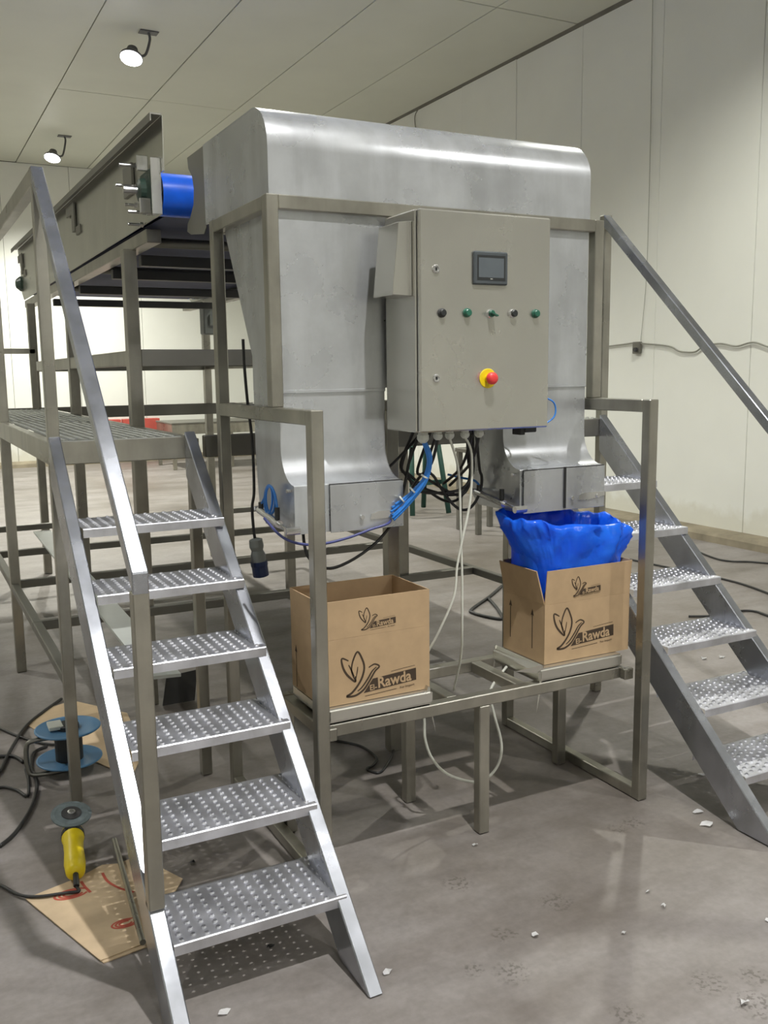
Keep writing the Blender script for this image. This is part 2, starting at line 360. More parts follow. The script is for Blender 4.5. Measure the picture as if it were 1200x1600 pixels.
def chute(x0, x1, gx0):
    prof = [(2.81, 1.548), (2.81, 1.37)]
    for k in range(1, 9):
        a = math.pi/2*k/8; prof.append((2.81-.105*(1-math.cos(a)), 1.37-.12*math.sin(a)))
    prof += [(2.703, 1.247), (2.703, 1.095)]
    outer = prof; innr = [(y+.004, z) for y, z in prof]
    bm = bmesh.new(); A = [[bm.verts.new((x, y, z)) for y, z in outer] for x in (x0, x1)]; I = [[bm.verts.new((x, y, z)) for y, z in innr] for x in (x0, x1)]
    for k in range(len(prof)-1):
        bm.faces.new([A[0][k], A[1][k], A[1][k+1], A[0][k+1]]); bm.faces.new([I[0][k], I[0][k+1], I[1][k+1], I[1][k]])
        for s in (0, 1): bm.faces.new([A[s][k], A[s][k+1], I[s][k+1], I[s][k]])
    bm.faces.new([A[0][-1], A[1][-1], I[1][-1], I[0][-1]]); bm.faces.new([A[0][0], A[1][0], I[1][0], I[0][0]])
    c = obj('chute_front', bm, 'steel_sheet', mf, sm=True); c.data.set_sharp_from_angle(angle=math.radians(35))
    sd = [(y+.001, z) for y, z in outer]+[(2.97, 1.095), (3.02, 1.135), (3.035, 1.2), (3.05, 1.35), (3.05, 1.548)]
    for x in (x0+.0006, x1-.0046): PR('chute_side', 'steel_sheet', mf, sd, x, x+.004)
    PR('chute_back', 'steel_sheet', mf, [(3.046, 1.548), (3.05, 1.548), (3.05, 1.35), (3.035, 1.2), (3.02, 1.135), (3.016, 1.135), (3.031, 1.2), (3.046, 1.35)], x0+.006, x1-.006)
    B('seam_rib', 'steel_sheet', mf, x0, x1, 2.803, 2.8055, 1.538, 1.548, .001)
    g = B('chute_gate', 'steel_sheet', mf, gx0, x1+.006, 2.694, 2.6975, 1.092, 1.246, .001)
    B('hinge_line', 'gasket', g, gx0, x1+.004, 2.697, 2.702, 1.245, 1.250, 0)
    for hx in (x1-.15, x1-.03):
        CY('bolt', 'steel_bright', g, (hx, 2.694, 1.135), (hx, 2.684, 1.135), .007, 8)
    PR('latch', 'steel_bright', g, [(x1-.12, 1.125), (x1-.06, 1.125), (x1+.005, 1.135), (x1+.005, 1.15), (x1-.09, 1.15), (x1-.115, 1.143)], 2.690, 2.6935, 'Y')
    CY('bolt', 'steel_bright', mf, (x0-.016, 2.73, 1.232), (x0, 2.73, 1.232), .006, 8)
    CY('bolt', 'steel_bright', mf, (x1+.022, 2.74, 1.15), (x1, 2.74, 1.15), .008, 8)
    # pneumatic cylinder with its rod and elbows
    cx = x0-.035
    cy_ = CY('air_cylinder', 'steel_bright', mf, (cx, 2.93, 1.15), (cx, 2.75, 1.126), .013, 16)
    CY('piston_rod', 'steel_bright', cy_, (cx, 2.75, 1.126), (cx, 2.67, 1.116), .006, 10)
    CY('rod_eye', 'steel_bright', cy_, (cx-.012, 2.668, 1.115), (x0, 2.668, 1.115), .013, 10)
    CY('pivot_pin', 'steel_bright', cy_, (cx-.01, 2.95, 1.153), (x0, 2.95, 1.153), .008, 10)
    for yy in (2.915, 2.765): CY('air_elbow', 'black', cy_, (cx, yy, 1.14), (cx, yy, 1.178), .009, 8)
    loops = []
    for k in range(46):
        a = k/45*math.pi*5; loops.append((cx+.002+.006*math.sin(k*.3), 2.855+.03*math.cos(a)+.0*k-k*.0008, 1.195+.045*math.sin(a)))
    if x0 < 1.5: SW('air_hose', 'blue_hose', mf, [(cx, 2.915, 1.17)]+loops+[(cx, 2.765, 1.178)], .0042, 6, 2)
    else: SW('air_hose', 'blue_hose', mf, [(cx-.06, 3.04, 1.21), (cx-.03, 3.0, 1.20), (cx, 2.95, 1.192), (cx, 2.915, 1.178)], .0045, 6)
chute(1.085, 1.465, 1.205); chute(1.95, 2.325, 1.962)
B('strap', 'black_cable', mf, 2.138, 2.146, 2.688, 2.693, 1.10, 1.252, 0)

# ================================================================== CONTROL CABINET
bx0, bx1, bz0, bz1, by0, by1 = 1.4595, 1.961, 1.409, 2.097, 2.584, 2.7855
cc = thing('control_cabinet', 'brushed steel control cabinet with touch screen, push buttons and red stop button', 'cabinet', (1.71, 2.68, 1.409))
B('body', 'steel_brushed', cc, bx0, bx1, by0, by1, bz0, bz1, .004)
B('gasket', 'gasket', cc, bx0+.006, bx1-.004, by0-.004, by0, bz0+.005, bz1-.005, 0)
dr = B('door', 'steel_brushed', cc, 1.463, 1.964, 2.562, by0-.004, bz0, bz1, .005)
for z in (1.917, 1.58):
    bm = bmesh.new(); lathe(bm, [(.0135, 0), (.0135, .003), (.011, .006), (.008, .006), (.0075, .003), (.002, .003)], (1.521, 2.562, z), (0, -1, 0), 20); lk = obj('lock', bm, 'steel_bright', dr)
    B('key_slot', 'black', lk, 1.5195, 1.5225, 2.5545, 2.5585, z-.005, z+.005, 0)
sc = B('touch_screen', 'bezel', dr, 1.656, 1.787, 2.552, 2.562, 1.874, 1.978, .004)
B('display', 'screen', sc, 1.674, 1.770, 2.5512, 2.5525, 1.8965, 1.9575, 0)
B('bezel_band', 'black', sc, 1.668, 1.776, 2.5516, 2.5525, 1.887, 1.966, .0)
def text_mesh(name, body, size, mat, parent, loc, bold=0.0, shear=0.0, wx=1.0, rot=(math.pi/2, 0, 0), ext=.0003):
    cu = bpy.data.curves.new(name, 'FONT'); cu.body = body; cu.size = size; cu.extrude = ext; cu.offset = bold; cu.shear = shear; cu.resolution_u = 3
    tmp = bpy.data.objects.new('tmp', cu); COL.objects.link(tmp); dg = bpy.context.evaluated_depsgraph_get(); dg.update()
    me = bpy.data.meshes.new_from_object(tmp.evaluated_get(dg)); bpy.data.objects.remove(tmp); bpy.data.curves.remove(cu)
    mt = Matrix.Translation(loc) @ Matrix.Rotation(rot[2], 4, 'Z') @ Matrix.Rotation(rot[0], 4, 'X') @ Matrix.Diagonal((wx, 1, 1, 1)); me.transform(mt)
    me.materials.clear(); me.materials.append(M[mat]); o = bpy.data.objects.new(name, me); COL.objects.link(o)
    if parent: o.parent = parent; o.matrix_parent_inverse = Matrix.Translation(-world_loc(parent))
    return o
text_mesh('maker_mark', 'wc', .008, 'white_plastic', sc, (1.718, 2.5512, 1.8905))
def button(x, z, mat, kind):
    bm = bmesh.new(); lathe(bm, [(.0145, 0), (.0145, .004), (.012, .007)], (x, 2.562, z), (0, -1, 0), 20)
    nm = {'push': 'push_button', 'hole': 'push_button', 'sel': 'selector_switch', 'push2': 'push_button'}[kind]
    r = obj(nm, bm, 'steel_bright' if kind in ('sel', 'push2') else mat, dr)
    if kind == 'sel':
        bm = bmesh.new(); lathe(bm, [(.011, .006), (.011, .013), (.009, .015)], (x, 2.562, z), (0, -1, 0), 18); obj('cap', bm, mat, r)
        PR('knob_bar', mat, r, [(x-.011, z+.004), (x+.013, z-.006), (x+.012, z-.010), (x-.012, z)], 2.532, 2.548, 'Y')
    else:
        dep = .010 if kind != 'hole' else .008
        bm = bmesh.new(); lathe(bm, [(.0115, .006), (.0115, dep+.004), (.009, dep+.006)], (x, 2.562, z), (0, -1, 0), 18); obj('cap', bm, 'black' if kind in ('hole', 'push2') else mat, r)
button(1.542, 1.783, 'gasket', 'hole'); button(1.635, 1.785, 'green_btn', 'push'); button(1.725, 1.784, 'green_btn', 'sel')
button(1.813, 1.786, 'gasket', 'push2'); button(1.903, 1.787, 'green_btn', 'push')
bm = bmesh.new(); lathe(bm, [(.032, 0), (.032, .002), (.030, .003)], (1.716, 2.562, 1.577), (0, -1, 0), 32); es = obj('emergency_stop', bm, 'yellow', dr)
bm = bmesh.new(); lathe(bm, [(.013, .003), (.013, .016)], (1.716, 2.562, 1.577), (0, -1, 0), 20); obj('collar', bm, 'yellow', es)
bm = bmesh.new(); lathe(bm, [(.015, .014), (.0195, .020), (.0200, .030), (.017, .036), (.008, .039)], (1.716, 2.562, 1.577), (0, -1, 0), 24); obj('mushroom_head', bm, 'red', es, sm=True)
# sheet rain cover on the left side
rc = [(1.4585, 2.602, 2.064), (1.412, 2.602, 2.058), (1.389, 2.602, 1.838), (1.4585, 2.602, 1.836),
      (1.4585, 2.735, 2.064), (1.412, 2.735, 2.058), (1.389, 2.735, 1.838), (1.4585, 2.735, 1.836)]
bm = bmesh.new(); v = [bm.verts.new(p) for p in rc]
for f in ((0, 1, 2, 3), (1, 5, 6, 2), (4, 7, 6, 5), (0, 4, 5, 1), (3, 2, 6, 7), (0, 3, 7, 4)): bm.faces.new([v[q] for q in f])
bmesh.ops.bevel(bm, geom=list(bm.edges), offset=.0015, segments=1, affect='EDGES')
obj('rain_cover', bm, 'steel_brushed', cc)
for i, (x, y) in enumerate([(1.508, 2.625), (1.561, 2.62), (1.609, 2.625), (1.672, 2.63), (1.735, 2.64)]):
    bm = bmesh.new(); s = 1.25 if i == 0 else 1
    lathe(bm, [(.013*s, 0), (.013*s, .010), (.0155*s, .011), (.0155*s, .020*s), (.012*s, .026*s), (.007*s, .030*s)], (x, y, bz0), (0, 0, -1), 12); obj('cable_gland', bm, 'white_plastic', cc)
pl = B('socket', 'black', cc, 1.895, 1.945, 2.60, 2.66, bz0-.018, bz0, .003)
B('socket_lid', 'black', pl, 1.88, 1.90, 2.605, 2.655, bz0-.026, bz0-.002, .002)

# ================================================================== TABLE, SCALES
tb = thing('scale_table', 'low square-tube steel table carrying the two scales and cartons', 'table', (1.7, 2.73, 0))
TZ = .508
B('front_beam', 'steel', tb, 1.095, 2.32, 2.55, 2.591, TZ-.041, TZ)
B('rear_beam', 'steel', tb, 1.095, 2.32, 2.88, 2.921, TZ-.041, TZ)
for x in (1.094, 2.299): B('side_beam', 'steel', tb, x, x+.041, 2.52 if x > 2 else 2.52, 2.549 if False else 2.549, TZ-.041, TZ)
for x in (1.094, 1.575, 1.86, 2.279): B('cross_beam', 'steel', tb, x, x+.041, 2.591, 2.88, TZ-.041, TZ-.001)
for x, y in ((1.683, 2.55), (1.575, 2.88), (1.095, 2.88), (2.279, 2.88)): B('leg', 'steel', tb, x, x+.041, y+.0005, y+.0405, .002, TZ-.041)
def scale(x0, lab):
    t = thing('bench_scale', lab, 'scale', (x0+.19, 2.70, TZ), 'bench scales under the cartons')
    x1 = x0+.381
    B('base', 'black', t, x0+.03, x1-.03, 2.58, 2.82, TZ+.0005, TZ+.03, .004)
    bm = bmesh.new(); box(bm, x0, x1, 2.549, 2.85, TZ+.004, .5585, .008, 3)
    dl = [f for f in bm.faces if f.normal.z < -.9]; bmesh.ops.delete(bm, geom=dl, context='FACES')
    bmesh.ops.solidify(bm, geom=list(bm.faces), thickness=.002); obj('platter', bm, 'steel_brushed', t)
    return t
scale(1.118, 'steel platform scale under the empty open carton'); scale(1.933, 'steel platform scale under the blue-lined carton')

# ================================================================== CARTONS
LOGO = {'leaf1': [(55,140),(32,151),(34,126),(45,101),(62,81),(78,68),(78,86)], 'vein1': [(55,127),(64,109),(74,86)],
 'leaf2': [(80,68),(70,89),(65,111),(71,139),(87,165),(103,139),(110,111),(103,81),(87,55),(65,33),(47,24),(77,22),(106,36),(127,61),(148,91),(164,105),(149,115),(136,112),(126,107)],
 'vein2': [(87,116),(85,101),(80,78)], 'stem': [(154,105),(138,93),(121,69),(101,46),(85,35)], 'line1': [(206,81),(250,85),(295,88)], 'line2': [(111,14),(170,17),(226,20)]}
WID = {'leaf1': 7.5, 'vein1': 5, 'leaf2': 7.5, 'vein2': 4, 'stem': 6, 'line1': 1.6, 'line2': 2}
def logo(parent, x0, z0, y, s, ext=.0004):
    bm = bmesh.new()
    for k, pts in LOGO.items():
        P = [Vector((p[0], p[1])) for p in pts]
        SP = [Vector((q[0], q[1])) for q in smooth_path([(p.x, p.y, 0) for p in P], 5)]
        if k == 'leaf2':
            pass
        n = len(SP); L = []; Rr = []
        for i, p in enumerate(SP):
            d = (SP[min(i+1, n-1)]-SP[max(i-1, 0)]); d = d.normalized() if d.length else Vector((1, 0))
            nn = Vector((-d.y, d.x)); tt = i/(n-1); wdt = WID[k]*.5*(1 if k.startswith('line') else (.55+.45*math.sin(math.pi*min(1, max(0, tt)))))
            L.append(p+nn*wdt); Rr.append(p-nn*wdt)
        va = [bm.verts.new((x0+p.x*s/1000, y-ext, z0+p.y*s/1000)) for p in L]; vb = [bm.verts.new((x0+p.x*s/1000, y-ext, z0+p.y*s/1000)) for p in Rr]
        for i in range(n-1): bm.faces.new([va[i], va[i+1], vb[i+1], vb[i]])
    bar = [(106, 25), (300, 38), (299, 79), (140, 68)]
    bm.faces.new([bm.verts.new((x0+a*s/1000, y-ext*1.3, z0+b*s/1000)) for a, b in bar])
    o = obj('logo_print', bm, 'print_brown', parent, label='dark brown leaf logo and name band')
    # name: letters in bare card colour over the band
    rot = math.atan2(13, 194)
    def tx(body, size, lx, lz, bold, wx, mat='card'):
        cu_loc = Vector((x0+lx*s/1000, y-ext*2.2, z0+lz*s/1000))
        ob = text_mesh('lettering', body, size*s, mat, parent, (0, 0, 0), bold*s, 0, wx, ext=.0001)
        ob.data.transform(Matrix.Translation(cu_loc) @ Matrix.Rotation(-rot*.75, 4, 'Y')); return ob
    tx('El-', .026, 128, 30, .0004, 1.0); tx('Rawda', .050, 157, 34, .0011, .93)
    tx('For Import', .011, 238, 18, 0, 1.1, 'print_brown')
def arrow(parent, x, y, z0, z1, label=None):
    PR('arrow_print', 'print_brown', parent, [(y-.0022, z0), (y+.0022, z0), (y+.0022, z1-.022), (y+.0095, z1-.025), (y, z1), (y-.0095, z1-.025), (y-.0022, z1-.022)], x-.0005, x-.0002)
def tilted(name, mat, parent, pts, thick, centre):
    """board through 4 outer points, thickness towards the box centre"""
    P4 = [Vector(p) for p in pts]; n = (P4[1]-P4[0]).cross(P4[3]-P4[0]).normalized()
    if n.dot(Vector(centre)-P4[0]) < 0: n = -n
    bm = bmesh.new(); A = [bm.verts.new(p) for p in P4]; Bv = [bm.verts.new(p+n*thick) for p in P4]
    bm.faces.new(A); bm.faces.new(Bv[::-1])
    for i in range(4): bm.faces.new([A[i], Bv[i], Bv[(i+1) % 4], A[(i+1) % 4]])
    return obj(name, bm, mat, parent)
def carton(x0, x1, y0, y1, zb, zc, ztop, lab, tilt):
    t = thing('carton', lab, 'box', ((x0+x1)/2, (y0+y1)/2, zb)); k = .004
    B('front_panel', 'card', t, x0, x1, y0, y0+k, zb, zc, 0); B('back_panel', 'card', t, x0, x1, y1-k, y1, zb, zc, 0)
    B('side_panel', 'card', t, x0, x0+k, y0+k, y1-k, zb, zc, 0); B('side_panel', 'card', t, x1-k, x1, y0+k, y1-k, zb, zc, 0)
    B('bottom_panel', 'card', t, x0+k, x1-k, y0+k, y1-k, zb, zb+k, 0)
    fl, fr, ff, fb = tilt   # outward lean of left, right, front, back flaps
    h = ztop-zc; cen = ((x0+x1)/2, (y0+y1)/2, (zc+ztop)/2); z = zc+.0004
    g = .0045 if fl < .01 else .005
    tilted('flap', 'card', t, [(x0, y0+g, z), (x0, y1-g, z), (x0-fl, y1-g-.002, zc+h), (x0-fl, y0+g+max(0, fl*.5), zc+h)], k, cen)
    tilted('flap', 'card', t, [(x1, y0+g, z), (x1, y1-g, z), (x1+fr, y1-g-.002, zc+h), (x1+fr, y0+g, zc+h)], k, cen)
    tilted('flap', 'card', t, [(x0, y0, z), (x1, y0, z), (x1+fr*.4, y0-ff, zc+h), (x0+fl*.3, y0-ff, zc+h)], k, cen)
    tilted('flap', 'card', t, [(x0, y1, z), (x1, y1, z), (x1, y1+fb, zc+h), (x0, y1+fb, zc+h)], k, cen)
    return t
c1 = carton(1.112, 1.497, 2.572, 2.83, .5600, .775, .897, 'open empty brown carton with leaf logo on the left-hand scale', (.004, .001, .0, .0))
logo(c1, 1.146, .560, 2.572, 1.0); logo(c1, 1.225, .783, 2.572, .49, .0005)
arrow(c1, 1.112, 2.79, .565, .71)
c2 = carton(1.976, 2.366, 2.582, 2.836, .5600, .778, .900, 'brown leaf-logo carton lined with a blue bag on the right-hand scale', (.026, .014, .003, .004))
logo(c2, 1.984, .586, 2.582, 1.03); logo(c2, 2.078, .786, 2.5803, .49, .0010)
arrow(c2, 1.976, 2.79, .612, .757); arrow(c2, 1.976, 2.655, .603, .75)

# blue bag in the right carton
from mathutils import noise as mn
bm = bmesh.new(); N = 200
# z, left, right, front, back, wrinkle
LV = [(.62, 1.985, 2.357, 2.592, 2.826, .0), (.80, 1.985, 2.357, 2.592, 2.826, .2), (.87, 1.983, 2.36, 2.590, 2.828, .3), (.90, 1.978, 2.365, 2.588, 2.83, .4),
      (.925, 1.965, 2.37, 2.583, 2.835, .7), (.955, 1.948, 2.38, 2.578, 2.84, 1), (.985, 1.93, 2.39, 2.575, 2.845, 1.2), (1.01, 1.915, 2.40, 2.573, 2.848, 1.3), (1.03, 1.905, 2.405, 2.573, 2.85, 1.3), (1.05, 1.90, 2.405, 2.575, 2.85, 1.3), (1.068, 1.897, 2.40, 2.58, 2.85, 1.2), (1.078, 1.90, 2.392, 2.59, 2.845, 1.1),
      (1.074, 1.912, 2.38, 2.603, 2.838, 1), (1.05, 1.925, 2.37, 2.61, 2.83, 1), (1.0, 1.94, 2.36, 2.615, 2.822, .8), (.90, 1.96, 2.34, 2.62, 2.81, .6), (.75, 1.995, 2.34, 2.61, 2.81, .2)]
def crease(x, y, z, sc):
    v = mn.noise(Vector((x, y, z))*sc); return 1-abs(v)*2.6
rings = []
for (z, l, r, f, bk, wr_) in LV:
    ring = []; cx, cy, hx, hy = (l+r)/2, (f+bk)/2, (r-l)/2, (bk-f)/2
    up = max(0, (z-.9)/.17)
    for i in range(N):
        a = 2*math.pi*i/N; ca, sa = math.cos(a), math.sin(a); e = .42 if z < .9 else .42+.16*up
        X = math.copysign(abs(ca)**e, ca); Y = math.copysign(abs(sa)**e, sa)
        x, y = cx+hx*X, cy+hy*Y
        u, v = (X+1)/2, (Y+1)/2     # 0 left/front .. 1 right/back
        dz = up*((1-u)*((1-v)*.004+v*.022)+u*((1-v)*-.052+v*-.018))
        # right front ear of the film
        ear = math.exp(-((a-2*math.pi+.55)/.22)**2)*up; x += .022*ear; dz -= .004*ear
        n1 = (crease(x, y, z*.5, 9)-.45)*.020+(crease(x+3, y, z, 22)-.45)*.009+(crease(x, y+5, z*1.4, 45)-.45)*.0035
        n1 *= wr_*(.5 if z < .92 else 1)
        dx_, dy_ = (x-cx), (y-cy); L_ = math.hypot(dx_, dy_)
        ring.append(bm.verts.new((x+dx_/L_*n1, y+dy_/L_*n1, z+dz+(.006*math.sin(5*a+1)+.004*math.sin(11*a))*up)))
    rings.append(ring)
for k in range(len(rings)-1):
    for i in range(N): bm.faces.new([rings[k][i], rings[k][(i+1) % N], rings[k+1][(i+1) % N], rings[k+1][i]])
bm.faces.new(rings[0][::-1])
tag(obj('bag_liner', bm, 'bag', None, sm=True), 'crumpled bright blue plastic bag bulging out of the right carton', 'bag')

# ================================================================== STAIRS
PA = .467; YP, ZP = 3.4916, 1.3685; RISE, GO, Y1T = .184, .1942, 2.153
SL = .955; YFOOT = 1.963
def tread_mesh(w, d, nx, ny):
    """perforated sheet w x d with raised dimples and holes, folded lips front and back; origin front-left top"""
    bm = bmesh.new(); px, py = (w-.012)/nx, (d-.012)/ny; cache = {}
    def V(x, y, z):
        k = (round(x, 5), round(y, 5), round(z, 5))
        if k not in cache: cache[k] = bm.verts.new((x, y, z))
        return cache[k]
    for i in range(nx):
        for j in range(ny):
            x0, y0 = .006+i*px, .006+j*py; x1, y1 = x0+px, y0+py; cx, cy = (x0+x1)/2, (y0+y1)/2+(.18*py if i % 2 else -.18*py)
            sq = [(x1, (y0+y1)/2), (x1, y1), ((x0+x1)/2, y1), (x0, y1), (x0, (y0+y1)/2), (x0, y0), ((x0+x1)/2, y0), (x1, y0)]
            S = [V(a, b, 0) for a, b in sq]
            def ring(r, z): return [bm.verts.new((cx+r*math.cos(math.pi/4*k), cy+r*math.sin(math.pi/4*k), z)) for k in range(8)]
            R1, R2, R3 = ring(.0086, 0), ring(.0056, .0042), ring(.0044, -.002)
            for a, b in ((S, R1), (R1, R2), (R2, R3)):
                for k in range(8): bm.faces.new([a[k], a[(k+1) % 8], b[(k+1) % 8], b[k]])
    # border strips and lips
    def q(*p): bm.faces.new([bm.verts.new(c) for c in p])
    q((.006, .006, 0), (w-.006, .006, 0), (w, .003, 0), (0, .003, 0)); q((0, .003, 0), (w, .003, 0), (w, 0, -.003), (0, 0, -.003)); q((0, 0, -.003), (w, 0, -.003), (w, 0, -.030), (0, 0, -.030))
    q((0, 0, -.030), (w, 0, -.030), (w, .012, -.030), (0, .012, -.030))
    q((.006, d-.006, 0), (w-.006, d-.006, 0), (w, d, 0), (0, d, 0)); q((0, d, 0), (w, d, 0), (w, d, -.030), (0, d, -.030))
    q((0, .003, 0), (.006, .006, 0), (.006, d-.006, 0), (0, d, 0)); q((w, .003, 0), (w-.006, .006, 0), (w-.006, d-.006, 0), (w, d, 0))
    bmesh.ops.recalc_face_normals(bm, faces=bm.faces)
    me = bpy.data.meshes.new('tread_plate'); bm.to_mesh(me); bm.free(); me.materials.append(M['steel_tread'])
    return me
TREAD = tread_mesh(.482, .245, 14, 8)
def stair(xl, rail_left, lab):
    """xl: outer X of left stringer"""
    t = thing('steel_stair', lab, 'stairs', (xl+.27, 2.2, 0)); k = .041; xr = xl+.533
    def top(y): return (y-YFOOT)*SL
    TH = .172
    yend = YP-.001
    pro = [(YFOOT, .003), (yend, top(yend)-.01 if False else ZP-.002), (yend, ZP-.002-TH-.0), (YFOOT+TH/SL, .003)]
    pro[1] = (yend, min(ZP+.02, top(yend)))
    pro[2] = (yend, pro[1][1]-TH)
    for x in (xl, xr-k): PR('stringer', 'steel_mill', t, pro, x, x+k, 'X', .003)
    for i in range(1, 7):
        o = bpy.data.objects.new('tread', TREAD); COL.objects.link(o); o.parent = t
        o.location = Vector((xl+k+.0005, Y1T+(i-1)*GO, i*RISE))-world_loc(t)
        o.scale = ((xr-xl-2*k+.028)/.482, 1, 1)
    rx = xl if rail_left else xr-k
    yl, zl_ = 2.221, 1.130; s = (2.313-1.13)/(YP-2.221)
    PR('handrail', 'steel_mill', t, [(yl, zl_), (YP, 2.313), (YP, 2.313-.056), (yl, zl_-.056)], rx, rx+k, 'X', .003)
    B('rail_post', 'steel', t, rx, rx+k, yl+.001, yl+k, (yl-YFOOT)*SL+.002, zl_-.05)
    return t
stair(PA, True, 'steel stair with perforated treads at the left, handrail on its left side')
stair(2.487, False, 'steel stair with perforated treads at the right, handrail on its right side')

# ================================================================== WALKWAY PLATFORM
wp = thing('access_platform', 'raised steel walkway frame with perforated deck behind both stairs', 'platform', (.73, 5.2, 0))
k = T
B('post', 'steel', wp, PA, PA+k, YP+.001, YP+k, .002, 2.313)
B('post', 'steel', wp, .975, 1.016, YP, YP+k, .002, 1.36)
B('post', 'steel', wp, 2.99, 3.033, YP+.001, YP+k, .002, 2.313)
B('post', 'steel', wp, PA, PA+.05, 5.27, 5.32, .002, 2.25)
B('post', 'steel', wp, PA, PA+k, 7.16, 7.2, .002, 2.25)
B('post', 'steel', wp, .955, .963, 7.15, 7.16, .002, 1.28) if False else None
B('post', 'steel', wp, .876, .917, 7.205, 7.245, 1.37, 1.80)
B('guard_rail', 'steel', wp, PA, .917, 7.205, 7.245, 1.765, 1.802)
B('guard_rail', 'steel', wp, PA+.0005, PA+k-.0005, YP+k, 7.16, 2.25, 2.311)
B('front_beam', 'steel', wp, PA+k, .975, YP, YP+k, 1.285, ZP)
B('cross_beam', 'steel_dull', wp, 1.04, 2.99, YP, YP+k, 1.285, ZP)  # darker steel colour stands in for the shade on this beam
B('far_beam', 'steel_dull', wp, PA, 3.03, 7.245, 7.30, 1.29, 1.375)
B('side_beam', 'steel', wp, PA, PA+k, YP+k, 7.16, 1.285, ZP)
B('side_beam', 'steel', wp, .95, .99, YP+k, 7.16, 1.285, ZP)
B('side_beam', 'steel', wp, 2.45, 2.49, YP+k, 7.16, 1.285, ZP)
B('side_beam', 'steel', wp, 2.99, 3.03, YP+k, 7.16, 1.285, ZP)
for j, (xa) in enumerate((PA+.0415, 2.4905)):
    me = tread_mesh(.44 if j == 0 else .498, .72, 12, 20)
    me.materials.clear(); me.materials.append(M['steel_deck'])
    for n in range(5):
        o = bpy.data.objects.new('deck_plate', me); COL.objects.link(o); o.parent = wp
        o.location = Vector((xa, YP+.003+n*.725, ZP+.001+random.uniform(0, .003)))-world_loc(wp); o.rotation_euler = (random.uniform(-.003, .003), 0, 0)
# low base frame on the floor behind
for x in (PA, 2.83):
    B('base_beam', 'steel_dull', wp, x+.001, x+k-.001, (YP+k if x < 1 else 4.07), 7.16 if x < 1 else 7.36, .458, .498)
for y in (4.37, 5.27 if False else 5.325, 6.3, 7.36): B('base_beam', 'steel_dull', wp, PA, 2.87, y, y+.042, .457, .499)

# ================================================================== CONVEYOR
cv = thing('belt_conveyor', 'long steel belt conveyor with a blue belt feeding the machine hood', 'conveyor', (1.7, 6.1, 0))
cx0, cx1 = 1.0, 2.40
for s, x in ((-1, cx0), (1, cx1)):
    xa, xb = (x, x+.004)
    PR('lower_side_plate', 'conv_plate', cv, [(3.82, 2.235), (3.84, 2.418), (8.42, 2.47), (8.42, 2.29), (8.30, 2.225)], xa-.004 if s < 0 else xa+.006, xb-.004 if s < 0 else xb+.006)
    PR('upper_side_plate', 'conv_plate', cv, [(3.775, 2.395), (3.765, 2.60), (8.55, 2.66), (8.42, 2.455), (3.84, 2.395)], xa+.001, xb+.001)
    fx0, fx1 = (x-.045, x) if s < 0 else (x+.005, x+.05)
    PR('top_flange', 'steel_dull', cv, [(3.765, 2.600), (3.765, 2.606), (8.62, 2.668), (8.62, 2.662)], fx0, fx1)
    lx = fx0 if s < 0 else fx1-.004
    PR('flange_lip', 'steel_dull', cv, [(3.765, 2.575), (3.765, 2.600), (8.62, 2.661), (8.62, 2.636)], lx, lx+.004)
    B('side_beam', 'steel', cv, x+.005 if s < 0 else x-.07, x+.07 if s < 0 else x-.001, 4.12, 8.35, 2.165, 2.222)
    lx0 = .965 if s < 0 else 2.375
    for y in (4.4, 6.07, 7.9): B('leg', 'steel', cv, lx0, lx0+.06, y, y+.06, .002, 2.17)
    B('frame_rail', 'steel', cv, lx0+.005, lx0+.055, 4.46, 7.9, 1.645, 1.715)
B('frame_rail', 'steel_dull', cv, 1.025, 2.375, 4.405, 4.455, 1.64, 1.72)
B('frame_rail', 'steel_dull', cv, 1.025, 2.375, 7.905, 7.955, 1.64, 1.72)
for y in (4.55, 5.2, 6.2, 7.3): B('cross_member', 'roller_dark', cv, 1.08, 2.32, y, y+.05, 2.115, 2.165)
for y in (4.3, 5.5, 6.7): CY('return_roller', 'steel_dull', cv, (1.03, y, 2.19), (2.37, y, 2.19), .022, 14, sm=True)
CY('drive_roller', 'steel', cv, (1.01, 3.9, 2.325), (2.39, 3.9, 2.325), .079, 28)
CY('tail_roller', 'steel', cv, (1.01, 8.33, 2.35), (2.39, 8.33, 2.35), .075, 28)
bm = bmesh.new(); loop = []
for i in range(15): a = math.pi/2+math.pi*i/14; loop.append((3.9+.085*math.cos(a), 2.325+.085*math.sin(a)))
for i in range(15): a = -math.pi/2+math.pi*i/14; loop.append((8.33+.082*math.cos(a), 2.35+.082*math.sin(a)))
for r_, pts in ((0, loop),):
    A = [bm.verts.new((1.008, y, z)) for y, z in pts]; Bv = [bm.verts.new((2.392, y, z)) for y, z in pts]
    n = len(pts)
    for i in range(n):
        if i != 14: bm.faces.new([A[i], A[(i+1) % n], Bv[(i+1) % n], Bv[i]])
obj('belt', bm, 'belt', cv, sm=True, label='blue conveyor belt')
PR('return_belt', 'belt_under', cv, [(3.9, 2.2395), (3.9, 2.2425), (8.33, 2.271), (8.33, 2.268)], 1.03, 2.37)
